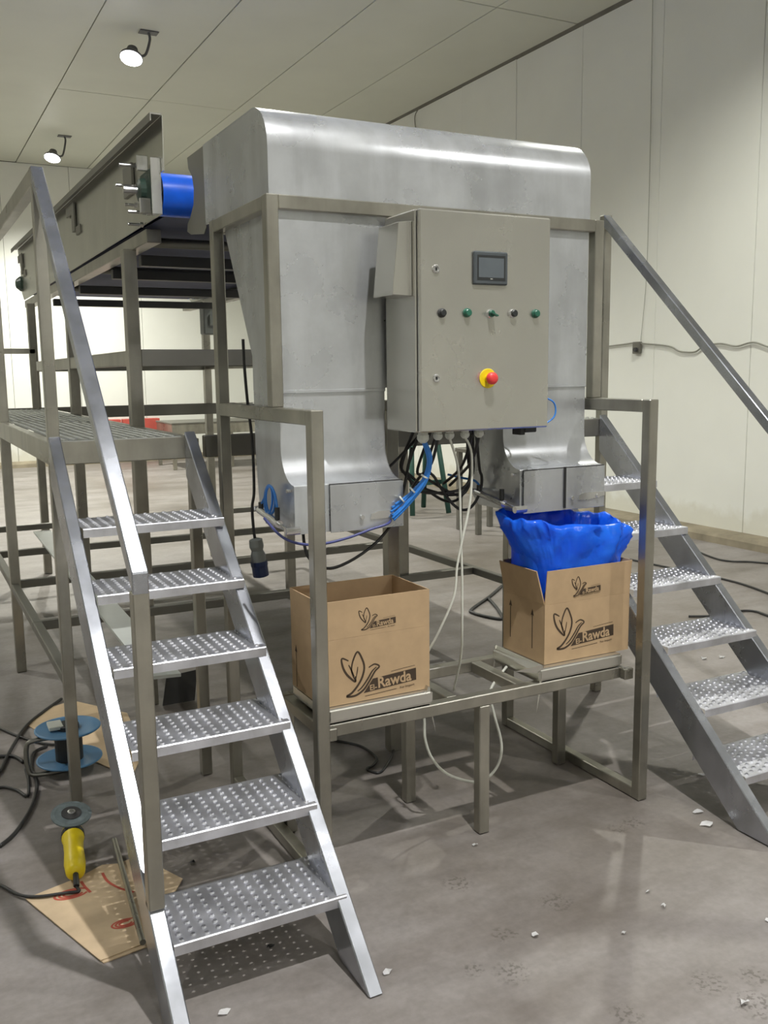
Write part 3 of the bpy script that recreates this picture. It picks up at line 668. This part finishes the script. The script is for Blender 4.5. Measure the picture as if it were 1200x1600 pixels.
# take-up bearing at the near end
hb = B('bearing_bracket', 'steel_dull', cv, .985, .999, 4.26, 4.42, 2.39, 2.52, .002)
bb = bmesh.new(); lathe(bb, [(.066, 0), (.068, .014), (.052, .024), (.045, .045), (.025, .052)], (.999, 4.0, 2.355), (-1, 0, 0), 20); brg = obj('bearing', bb, 'green_dark', cv)
B('bearing_flange', 'green_dark', brg, .984, .999, 3.92, 4.10, 2.275, 2.435, .006)
CY('shaft_end', 'steel_bright', brg, (.95, 4.0, 2.355), (.89, 4.0, 2.355), .016, 14)
for (y, z, ln) in ((4.02, 2.455, .10), (4.16, 2.40, .09), (3.98, 2.265, .085), (4.11, 2.235, .06), (4.2, 2.33, .05)):
    CY('bolt', 'steel_bright', cv, (.994, y, z), (.994-ln*1.1, y, z), .0065, 10); CY('nut', 'steel_bright', cv, (.992, y, z), (.978, y, z), .0115, 6)
for (y, z) in ((3.95, 2.455), (3.93, 2.285)): B('take_up_block', 'steel_bright', cv, .94, .985, y, y+.018, z-.03, z+.03, .002)
B('end_plate', 'steel_bright', cv, .96, 1.0, 3.812, 3.818, 2.235, 2.45, .001)
for y in (5.72, 8.2):
    PR('plate_bracket', 'steel_dull', cv, [(y, 2.43), (y+.09, 2.43), (y+.09, 2.535), (y+.26, 2.535), (y+.26, 2.59), (y, 2.59)], .986, .995)
    PR('plate_bracket', 'steel_dull', cv, [(y-.16, 2.40), (y-.02, 2.40), (y-.02, 2.445), (y-.16, 2.445)], .988, .996)
bb = bmesh.new(); lathe(bb, [(.06, 0), (.06, .02), (.035, .05), (.02, .055)], (.999, 8.36, 2.36), (-1, 0, 0), 16); obj('bearing', bb, 'green_dark', cv)
# drive motor on a rear leg
mt = bmesh.new(); box(mt, 2.30, 2.44, 7.62, 7.74, 1.93, 2.16, .01); box(mt, 2.345, 2.405, 7.60, 7.625, 2.0, 2.09, .003)
obj('motor_box', mt, 'grey_plastic', cv)

# ================================================================== LOOSE THINGS
def cable(name, mat, pts, r, lab, cat='cable', group=None, n=7):
    o = SW(name, mat, None, pts, r, n); tag(o, lab, cat, group); return o
bt = thing('air_hose_bundle', 'bundle of bright blue air hoses tied together below the control cabinet', 'hoses', (1.605, 2.72, 1.38))
base = [(1.512, 2.625, 1.385), (1.535, 2.66, 1.33), (1.575, 2.70, 1.27), (1.534, 2.72, 1.214), (1.489, 2.72, 1.182), (1.44, 2.735, 1.158)]
base = [(1.515, 2.63, 1.382), (1.53, 2.66, 1.32), (1.53, 2.69, 1.265), (1.505, 2.71, 1.22), (1.475, 2.73, 1.185), (1.475, 2.80, 1.15)]
base = [(1.51, 2.627, 1.382), (1.535, 2.63, 1.32), (1.522, 2.64, 1.26), (1.487, 2.66, 1.215), (1.455, 2.675, 1.185), (1.425, 2.685, 1.165)]
for i in range(6):
    a = i*math.pi/3; dx, dz = .0055*math.cos(a), .0055*math.sin(a)
    SW('air_hose', 'blue_hose', bt, [(x+dx*(1 if j else .6)+(.004*math.cos(a*2)*j/5), y+dz, z+dx*.6-(i*.002*j)) for j, (x, y, z) in enumerate(base)], .0042, 6)
for j in (2, 3, 4):
    x, y, z = base[j]; d = (Vector(base[j+1])-Vector(base[j-1])).normalized(); CY('cable_tie', 'white_plastic', bt, Vector((x, y, z))-d*.0025, Vector((x, y, z))+d*.0025, .0135, 12)
# black coil hanging behind the cabinet
coil_c = [(1.74, 2.90, 1.28, .135, .13), (1.75, 2.93, 1.30, .155, .155), (1.77, 2.915, 1.27, .12, .115), (1.745, 2.95, 1.27, .16, .14), (1.785, 2.90, 1.27, .135, .172)]
tcoil = thing('cable_coil', 'loops of black cable hanging under the control cabinet between the chutes', 'cables', (1.68, 2.93, 1.15))
for i, (x, y, z, rx, rz) in enumerate(coil_c):
    pts = [(x+rx*math.cos(a+.15*i), y+.012*math.sin(2*a+i), z+rz*math.sin(a)+.012*math.sin(3*a+i)) for a in [math.pi+.05+(math.pi-.1)*q/10 for q in range(11)]]
    pts = [(pts[0][0]+.045, y-.03, 1.42)]+pts+[(pts[-1][0]-.03, y-.03, 1.42)]
    SW('cable_loop', 'black_cable', tcoil, pts, .0055, 7)
for i, (x, y) in enumerate([(1.561, 2.62), (1.735, 2.64), (1.745, 2.70)]):
    SW('cable_loop', 'black_cable', tcoil, [(x, y, 1.385), (x+.005, y+.05, 1.30), (x+.02+.01*i, y+.16, 1.24), (x+.03, y+.24, 1.19)], .0055, 7)
cable('thin_cable', 'black_cable', [(1.65, 2.9, 1.376), (1.611, 2.9, 1.339), (1.553, 2.9, 1.29), (1.506, 2.9, 1.252)], .005, 'short black cable slanting from the cabinet behind the left chute')
cable('white_cable', 'white_cable', [(1.609, 2.625, 1.383), (1.653, 2.65, 1.30), (1.670, 2.66, 1.215), (1.675, 2.66, 1.038), (1.68, 2.66, .892), (1.68, 2.66, .722), (1.70, 2.70, .60), (1.72, 2.78, .45)], .0042, 'thin white cable hanging straight down from the cabinet to the table')
cable('white_cable', 'white_cable', [(1.672, 2.63, 1.383), (1.705, 2.64, 1.323), (1.70, 2.64, 1.171), (1.667, 2.64, 1.031), (1.647, 2.64, .944), (1.634, 2.64, .841), (1.585, 2.66, .717), (1.555, 2.70, .62), (1.54, 2.74, .50), (1.549, 2.72, .396)], .0042, 'thin white cable bending from the cabinet towards the left scale')
cable('white_cable', 'white_cable', [(1.540, 2.70, .44), (1.549, 2.7, .396), (1.552, 2.7, .325), (1.58, 2.7, .248), (1.646, 2.7, .173), (1.758, 2.7, .119), (1.825, 2.7, .129), (1.867, 2.7, .175), (1.875, 2.7, .248), (1.84, 2.7, .372), (1.84, 2.72, .448), (1.925, 2.74, .518)], .0052, 'white cable sagging in a big loop below the table between the scales')
cable('navy_hose', 'navy_hose', [(1.0, 2.75, 1.15), (1.03, 2.68, 1.099), (1.094, 2.68, 1.069), (1.17, 2.68, 1.062), (1.261, 2.68, 1.074), (1.342, 2.68, 1.094), (1.409, 2.68, 1.11), (1.46, 2.76, 1.13)], .0045, 'dark blue hose drooping under the left chute')
cable('black_hose', 'black_cable', [(1.15, 2.80, 1.11), (1.148, 2.76, 1.013), (1.215, 2.76, .963), (1.297, 2.76, .976), (1.394, 2.76, 1.027), (1.461, 2.76, 1.092), (1.494, 2.76, 1.162), (1.537, 2.80, 1.225), (1.563, 2.80, 1.344)], .0052, 'black cable hanging in an arc under the left chute')
cable('blue_hose_loop', 'blue_hose', [(1.955, 2.70, 1.52), (2.0, 2.68, 1.512), (2.05, 2.66, 1.496), (2.07, 2.66, 1.469), (2.062, 2.66, 1.435), (2.02, 2.67, 1.41), (1.96, 2.69, 1.40)], .003, 'small blue hose loop at the right edge of the control cabinet')
pg = thing('hanging_plug', 'grey and navy industrial plug hanging on a black cable beside the machine', 'plug', (1.1, 3.12, 1.0))
SW('cord', 'black_cable', pg, [(1.078, 3.12, 1.72), (1.08, 3.12, 1.622), (1.087, 3.12, 1.5), (1.099, 3.12, 1.365), (1.1, 3.12, 1.195), (1.091, 3.12, 1.134), (1.093, 3.12, 1.057), (1.099, 3.12, 1.005)], .0055)
bm = bmesh.new(); lathe(bm, [(.010, .0), (.024, .006), (.026, .03), (.021, .045), (.026, .06), (.028, .085), (.024, .09)], (1.099, 3.12, 1.02), (.12, 0, -1), 18); obj('grip', bm, 'grey_plastic', pg)
bm = bmesh.new(); lathe(bm, [(.031, .085), (.031, .10), (.029, .105), (.029, .14), (.025, .142)], (1.099, 3.12, 1.02), (.12, 0, -1), 18); obj('plug_shroud', bm, 'navy_plastic', pg)

# floor cables at the left
FL = [([(.193, 3.264, .01), (.253, 3.344, .01), (.329, 3.526, .01), (.372, 3.721, .01), (.37, 3.90, .01), (.40, 4.05, .01), (.46, 4.10, .01)], .0075, 'thick black cable curving across the floor left of the grinder'),
      ([(.18, 3.70, .008), (.24, 3.763, .008), (.293, 3.708, .008), (.325, 3.63, .008), (.345, 3.76, .008), (.35, 3.9, .008)], .006, 'black cable kinked on the floor just left of the blue reel'),
      ([(.20, 3.83, .008), (.254, 3.923, .01), (.31, 4.114, .01), (.408, 4.394, .01), (.515, 4.568, .01), (.611, 4.698, .01)], .0075, 'black cable running back past the pale cardboard behind the reel'),
      ([(.23, 4.6, .008), (.302, 4.432, .008), (.36, 4.30, .008), (.44, 4.16, .008), (.52, 4.06, .03), (.52, 3.95, .17)], .006, 'black cable climbing over the edge of the blue reel'),
      ([(.22, 4.10, .008), (.27, 4.088, .008), (.322, 4.059, .008), (.35, 3.976, .008)], .0075, 'short thick black cable end beside the reel handle')]
for pts, r, lab in FL: cable('floor_cable', 'black_cable', pts, r, lab)
cable('floor_cable', 'black_cable', [(1.52, 3.62, .006), (1.57, 3.573, .006), (1.629, 3.499, .006), (1.663, 3.424, .006), (1.662, 3.30, .006), (1.612, 3.239, .006), (1.579, 3.221, .006), (1.603, 3.165, .006), (1.665, 3.216, .006), (1.769, 3.345, .006), (1.85, 3.5, .006)], .0055, 'black cable wriggling on the floor beneath the scale table')
cable('floor_cable', 'black_cable', [(3.916, 5.638, .01), (3.643, 5.402, .01), (3.336, 5.161, .01), (3.292, 5.07, .01), (3.327, 4.917, .01), (3.382, 4.866, .01), (3.5, 5.1, .01), (3.6, 5.35, .01)], .011, 'black cable looped on the floor behind the left edge of the lined carton')
for pts, lab in (([(5.40, 5.9, .01), (5.446, 5.39, .01), (5.482, 5.015, .01), (5.473, 4.767, .01), (5.401, 4.481, .01), (5.3, 4.2, .01)], 'black cable on the floor right of the right stair, leaving at the picture edge'),
                 ([(6.401, 6.513, .01), (6.2, 6.0, .01), (6.042, 5.577, .01), (6.056, 5.411, .01), (6.182, 5.304, .01), (6.3, 5.1, .01)], 'black cable on the floor along the kerb of the right wall'),
                 ([(4.45, 4.3, .01), (4.619, 4.222, .01), (4.828, 4.233, .01), (4.915, 4.182, .01), (4.901, 4.058, .01), (4.85, 3.8, .01)], 'thin cable curling on the floor beyond the middle of the right stair')):
    cable('floor_cable', 'black_cable', pts, .008, lab)
# wall cable, socket and wires
cable('wall_cable', 'wire', [(6.8, 8.3, 1.85), (6.8, 7.956, 1.845), (6.8, 7.605, 1.861), (6.8, 7.461, 1.87), (6.8, 7.32, 1.859), (6.8, 6.961, 1.822), (6.8, 6.814, 1.768), (6.8, 6.624, 1.758), (6.8, 6.506, 1.808), (6.8, 6.313, 1.826), (6.8, 6.125, 1.797), (6.8, 5.933, 1.825), (6.8, 5.704, 1.773), (6.8, 5.3, 1.80)], .008, 'grey cable sagging along the white wall at the right')
so = thing('wall_socket', 'small grey wall socket box on the right wall below a vertical wire', 'socket', (6.8, 7.4, 1.8))
B('box', 'steel_dull', so, 6.78, 6.816, 7.35, 7.46, 1.76, 1.88, .006); CY('knob', 'gasket', so, (6.78, 7.40, 1.80), (6.755, 7.40, 1.80), .022, 12)
cable('wall_wire', 'wire', [(6.812, 7.34, 5.2), (6.812, 7.317, 3.953), (6.812, 7.311, 3.16), (6.812, 7.318, 2.476), (6.812, 7.371, 1.89)], .0025, 'thin wire running down the right wall from the ceiling to the socket')
cable('wall_wire', 'joint', [(6.8, 11.849, 5.26), (6.76, 11.942, 5.15), (6.8, 11.981, 4.95)], .006, 'short loose wire sticking out at the top of the right wall above the hood')

# cable reel
rx, ry = .515, 3.83
rl = thing('cable_reel', 'blue cable reel lying on its side on the floor behind the left platform post', 'reel', (rx, ry, 0))
for z in (.035, .165):
    bm = bmesh.new(); lathe(bm, [(.03, 0), (.125, .008), (.130, .012), (.130, .016), (.124, .018), (.03, .010)], (rx, ry, z), (0, 0, 1), 36); obj('flange', bm, 'blue_paint', rl)
bm = bmesh.new(); lathe(bm, [(.055, 0), (.055, .13)], (rx, ry, .04), (0, 0, 1), 24); obj('drum', bm, 'black', rl)
bm = bmesh.new(); lathe(bm, [(.045, 0), (.045, .018), (.04, .022)], (rx, ry, .175), (0, 0, 1), 24); hub = obj('socket_hub', bm, 'black', rl)
B('paper_label', 'white_plastic', hub, rx-.075, rx-.02, ry-.03, ry+.05, .185, .2, .002)
SW('carry_frame', 'steel_dull', rl, [(rx-.02, ry-.05, .02), (rx-.14, ry-.04, .02), (rx-.165, ry-.03, .05), (rx-.165, ry-.02, .13), (rx-.14, ry-.02, .155), (rx-.03, ry-.02, .155)], .010, 10)
# pale cardboard sheets under the reel, cardboard sheet in the foreground
def sheet(name, mat, pts, z, th, lab, cat='cardboard'):
    return tag(PR(name, mat, None, pts, z, z+th, 'Z'), lab, cat)
sheet('cardboard_sheet', 'card_edge', [(.42, 4.42), (.56, 4.62), (.66, 4.66), (.86, 4.35), (.82, 3.85), (.72, 3.62), (.66, 3.75), (.55, 4.0)], .001, .004, 'pale cardboard sheet on the floor behind the blue cable reel')
cb = thing('cardboard_sheet', 'flattened cardboard with faded red print beside the foot of the left stair', 'cardboard', (.45, 2.7, 0))
PR('lower_layer', 'card_old', cb, [(.236, 2.872), (.382, 2.446), (.51, 2.462), (.66, 2.72), (.6, 2.94)], .001, .004, 'Z')
PR('upper_layer', 'card_old', cb, [(.231, 2.882), (.376, 2.455), (.505, 2.478), (.69, 2.76), (.596, 2.976), (.53, 2.955), (.479, 2.972), (.40, 2.93)], .0045, .0075, 'Z')
def ribbon(bm, pts, wd, z):
    P = smooth_path([(a, b, 0) for a, b in pts], 6); n = len(P); L = []; Rr = []
    for i, p in enumerate(P):
        d = (P[min(i+1, n-1)]-P[max(i-1, 0)]).normalized(); nn = Vector((-d.y, d.x, 0)); L.append(bm.verts.new(p+nn*wd/2+Vector((0, 0, z)))); Rr.append(bm.verts.new(p-nn*wd/2+Vector((0, 0, z))))
    for i in range(n-1): bm.faces.new([L[i], L[i+1], Rr[i+1], Rr[i]])
def swirl(cx, cy, s, a0):
    for q in (1, .72, .45):
        bm = bmesh.new(); ribbon(bm, [(cx+s*q*math.cos(a0+t)*1.5, cy+s*q*math.sin(a0+t)*.8) for t in [i*.45 for i in range(13)]], .007*s/.03, .0079); obj('red_print', bm, 'print_red', cb)
swirl(.36, 2.84, .033, .5); swirl(.475, 2.60, .026, .9)
for pts in ([(.47, 2.92), (.475, 2.86), (.50, 2.80), (.535, 2.755)], [(.40, 2.90), (.405, 2.86), (.415, 2.82)]):
    bm = bmesh.new(); ribbon(bm, pts, .009, .0079); obj('red_print', bm, 'print_red', cb)
# angle grinder
gr = thing('angle_grinder', 'yellow angle grinder with grey disc lying by the cardboard', 'grinder', (.40, 3.0, 0))
A0, A1 = Vector((.413, 3.12, .065)), Vector((.385, 2.90, .038)); dv = (A1-A0).normalized()
bm = bmesh.new(); lathe(bm, [(.030, -.03), (.036, -.01), (.037, .03), (.033, .04), (.031, .10), (.034, .17), (.030, .215), (.022, .225)], A0, dv, 20); body = obj('body', bm, 'yellow', gr, sm=True)
bm = bmesh.new(); lathe(bm, [(.038, .0), (.0385, .012), (.038, .022)], A0, dv, 20); obj('vent_ring', bm, 'black', body)
bm = bmesh.new(); lathe(bm, [(.028, 0), (.032, .02), (.026, .06)], A0-dv*.02+Vector((0, 0, -.03)), (0, .25, 1), 16); obj('gear_head', bm, 'black', gr)
dc = A0-dv*.045+Vector((0, 0, .045))
bm = bmesh.new(); lathe(bm, [(.02, -.002), (.055, -.001), (.066, -.004), (.067, .002), (.055, .005), (.02, .003)], dc, (0.05, -.25, 1), 32); dsk = obj('grinding_disc', bm, 'disc', gr)
bm = bmesh.new(); lathe(bm, [(.033, .004), (.033, .007), (.012, .007)], dc, (0.05, -.25, 1), 24); obj('disc_label', bm, 'gasket', dsk)
bm = bmesh.new(); lathe(bm, [(.013, .004), (.013, .012), (.008, .014)], dc, (0.05, -.25, 1), 12); obj('lock_nut', bm, 'steel_bright', dsk)
SW('cord', 'black_cable', gr, [A1-dv*.0+Vector((0, 0, 0)), A1+dv*.04+Vector((0, 0, -.015)), (.382, 2.835, .013), (.34, 2.842, .015), (.267, 2.86, .015), (.216, 2.904, .012), (.169, 2.996, .010), (.12, 3.05, .010)], .005)
CY('cord_sleeve', 'black', gr, A1-dv*.005, A1+dv*.045+Vector((0, 0, -.012)), .009, 10, label='black rubber cord sleeve')
# flat bar on the floor
bm = bmesh.new(); cyl(bm, (.545, 3.10, .019), (.49, 2.44, .034), .009, 10); tag(obj('metal_rod', bm, 'steel', None), 'thin steel rod lying beside the left foot of the left stair', 'rod')
# pale plank over the base frame
bm = bmesh.new(); prism(bm, [(.74, 3.3), (.85, 3.28), (.905, 6.95), (.79, 6.95)], .5, .512, 'Z'); tag(obj('sheet_metal_strip', bm, 'plank', None), 'pale grey sheet metal strip resting on the low frame behind the left stair', 'metal sheet')
bm = bmesh.new(); prism(bm, [(0, 0), (.16, 0), (.185, .15), (.03, .14)], 0, .006, 'Y'); o = obj('dark_plate', bm, 'gasket', None); o.location = (1.035, 4.37, .002); o.rotation_euler = (-.12, 0, 0); tag(o, 'small dark metal plate leaning behind the left stair', 'metal plate')
# distant things
ft = thing('far_table', 'grey steel table near the back wall, left of the machine', 'table', (4.9, 16.0, 0))
B('top', 'steel_dull', ft, 4.08, 6.2, 15.6, 16.7, .77, .80, .005)
for x0_, x1_, y0_, y1_ in ((4.09, 6.19, 15.62, 15.67), (4.09, 6.19, 16.63, 16.68), (4.09, 4.14, 15.67, 16.63), (6.14, 6.19, 15.67, 16.63)): B('apron', 'steel', ft, x0_, x1_, y0_, y1_, .60, .77, .003)
for x, y in ((4.09, 15.62), (6.14, 15.62), (4.09, 16.62), (6.14, 16.62), (5.1, 15.62)): B('leg', 'steel', ft, x, x+.06, y, y+.06, .002, .60, .003)
for i, (x, y, z) in enumerate([(3.50, 17.67, .55), (3.86, 17.67, .55), (4.22, 17.67, .55)]):
    t = thing('red_crate', ['red plastic crate far off near the back wall, leftmost of the row', 'red plastic crate far off near the back wall, middle of the row', 'red plastic crate far off near the back wall, beside the steel table'][i], 'crate', (x, y, 0), 'red crates by the back wall')
    for a, b, c_, d in ((-.16, .16, -.07, -.05), (-.16, .16, .08, .1), (-.16, -.14, -.05, .08), (.14, .16, -.05, .08)): B('side', 'crate_red', t, x+a, x+b, y+c_, y+d, .102, .80, .004)
    B('bottom', 'crate_red', t, x-.14, x+.14, y-.05, y+.08, .102, .12, 0)
tr = thing('green_trestle', 'green splay-legged trestle seen between the two chutes', 'trestle', (5.15, 8.9, 0))
for (xa, ya, xb, yb) in ((4.95, 8.86, 5.02, 9.0), (5.40, 8.83, 5.33, 9.0), (4.95, 9.4, 5.02, 9.2), (5.40, 9.4, 5.33, 9.2)):
    SW('leg', 'green_paint', tr, [(xa, ya, .03), (xb, yb, 1.0)], .03, 8, smooth=False)
B('top', 'green_paint', tr, 4.95, 5.42, 8.9, 9.3, 1.0, 1.05, .005); B('stretcher', 'green_paint', tr, 4.99, 5.38, 8.93, 8.96, .35, .40, .003)
tk = thing('steel_stool', 'brown steel stool behind the chutes, right of the green trestle', 'stool', (5.0, 7.7, 0))
for x, y in ((4.98, 7.6), (5.35, 7.6), (4.98, 7.95), (5.35, 7.95)): B('leg', 'steel_dull', tk, x, x+.05, y, y+.05, .002, .80, .003)
B('top', 'steel_dull', tk, 4.97, 5.41, 7.59, 8.01, .80, .84, .004)

# scraps of film and swarf on the floor
SC = [(1.63, 2.495, 'white scrap on the floor in front of the front table leg'), (1.94, 2.0, 'white scrap on open floor, farther of two close together right of centre'),
 (1.923, 1.915, 'white scrap on open floor, nearer of two close together right of centre'), (1.493, 1.978, 'white scrap on open floor among the boot prints'),
 (1.726, 1.868, 'tiny white speck on open floor between boot prints and the pair of scraps'), (1.788, 1.493, 'white scrap beside the dark smear at the bottom right'),
 (2.716, 2.53, 'large white scrap on the floor left of the right stair stringer'), (2.468, 2.307, 'scrap of film near the foot of the right stair'),
 (1.052, 2.035, 'white scrap beside the right foot of the left stair'), (.611, 2.091, 'scrap at the bottom edge just below the lowest left tread'),
 (3.872, 3.617, 'white scrap seen between the treads of the right stair, left one'), (3.98, 3.591, 'white scrap seen between the treads of the right stair, right one'),
 (.745, 2.847, 'crumpled black scrap behind the lowest tread of the left stair'), (.81, 2.292, 'small black scrap in the shadow under the lowest left tread'),
 (2.501, 3.161, 'dark scrap on the shaded floor behind the right end of the floor bar'), (2.137, 1.715, 'white scrap near the right picture edge'), (2.42, 2.22, 'thin white scrap in front of the right stair foot')]
for i, (x, y, lab) in enumerate(SC):
    bm = bmesh.new(); s = random.uniform(.009, .015)*(1.8 if x > 2.4 else 1)*(1.9 if x == .745 else 1)*(.5 if 'speck' in lab else 1); n = 7
    mid = bm.verts.new((x, y, .008)); ring = [bm.verts.new((x+s*random.uniform(.4, 1.5)*math.cos(2*math.pi*j/n), y+s*random.uniform(.3, .9)*math.sin(2*math.pi*j/n), .003+random.uniform(0, .010))) for j in range(n)]
    for j in range(n): bm.faces.new([mid, ring[j], ring[(j+1) % n]])
    bmesh.ops.solidify(bm, geom=list(bm.faces), thickness=.0008)
    o = obj('floor_scrap', bm, 'black' if ('black' in lab or 'dark scrap' in lab) else 'scrap', None)
    tag(o, lab, 'scrap', 'tiny scraps on the floor')
for o in bpy.data.objects:
    if '_w' in o: del o['_w']
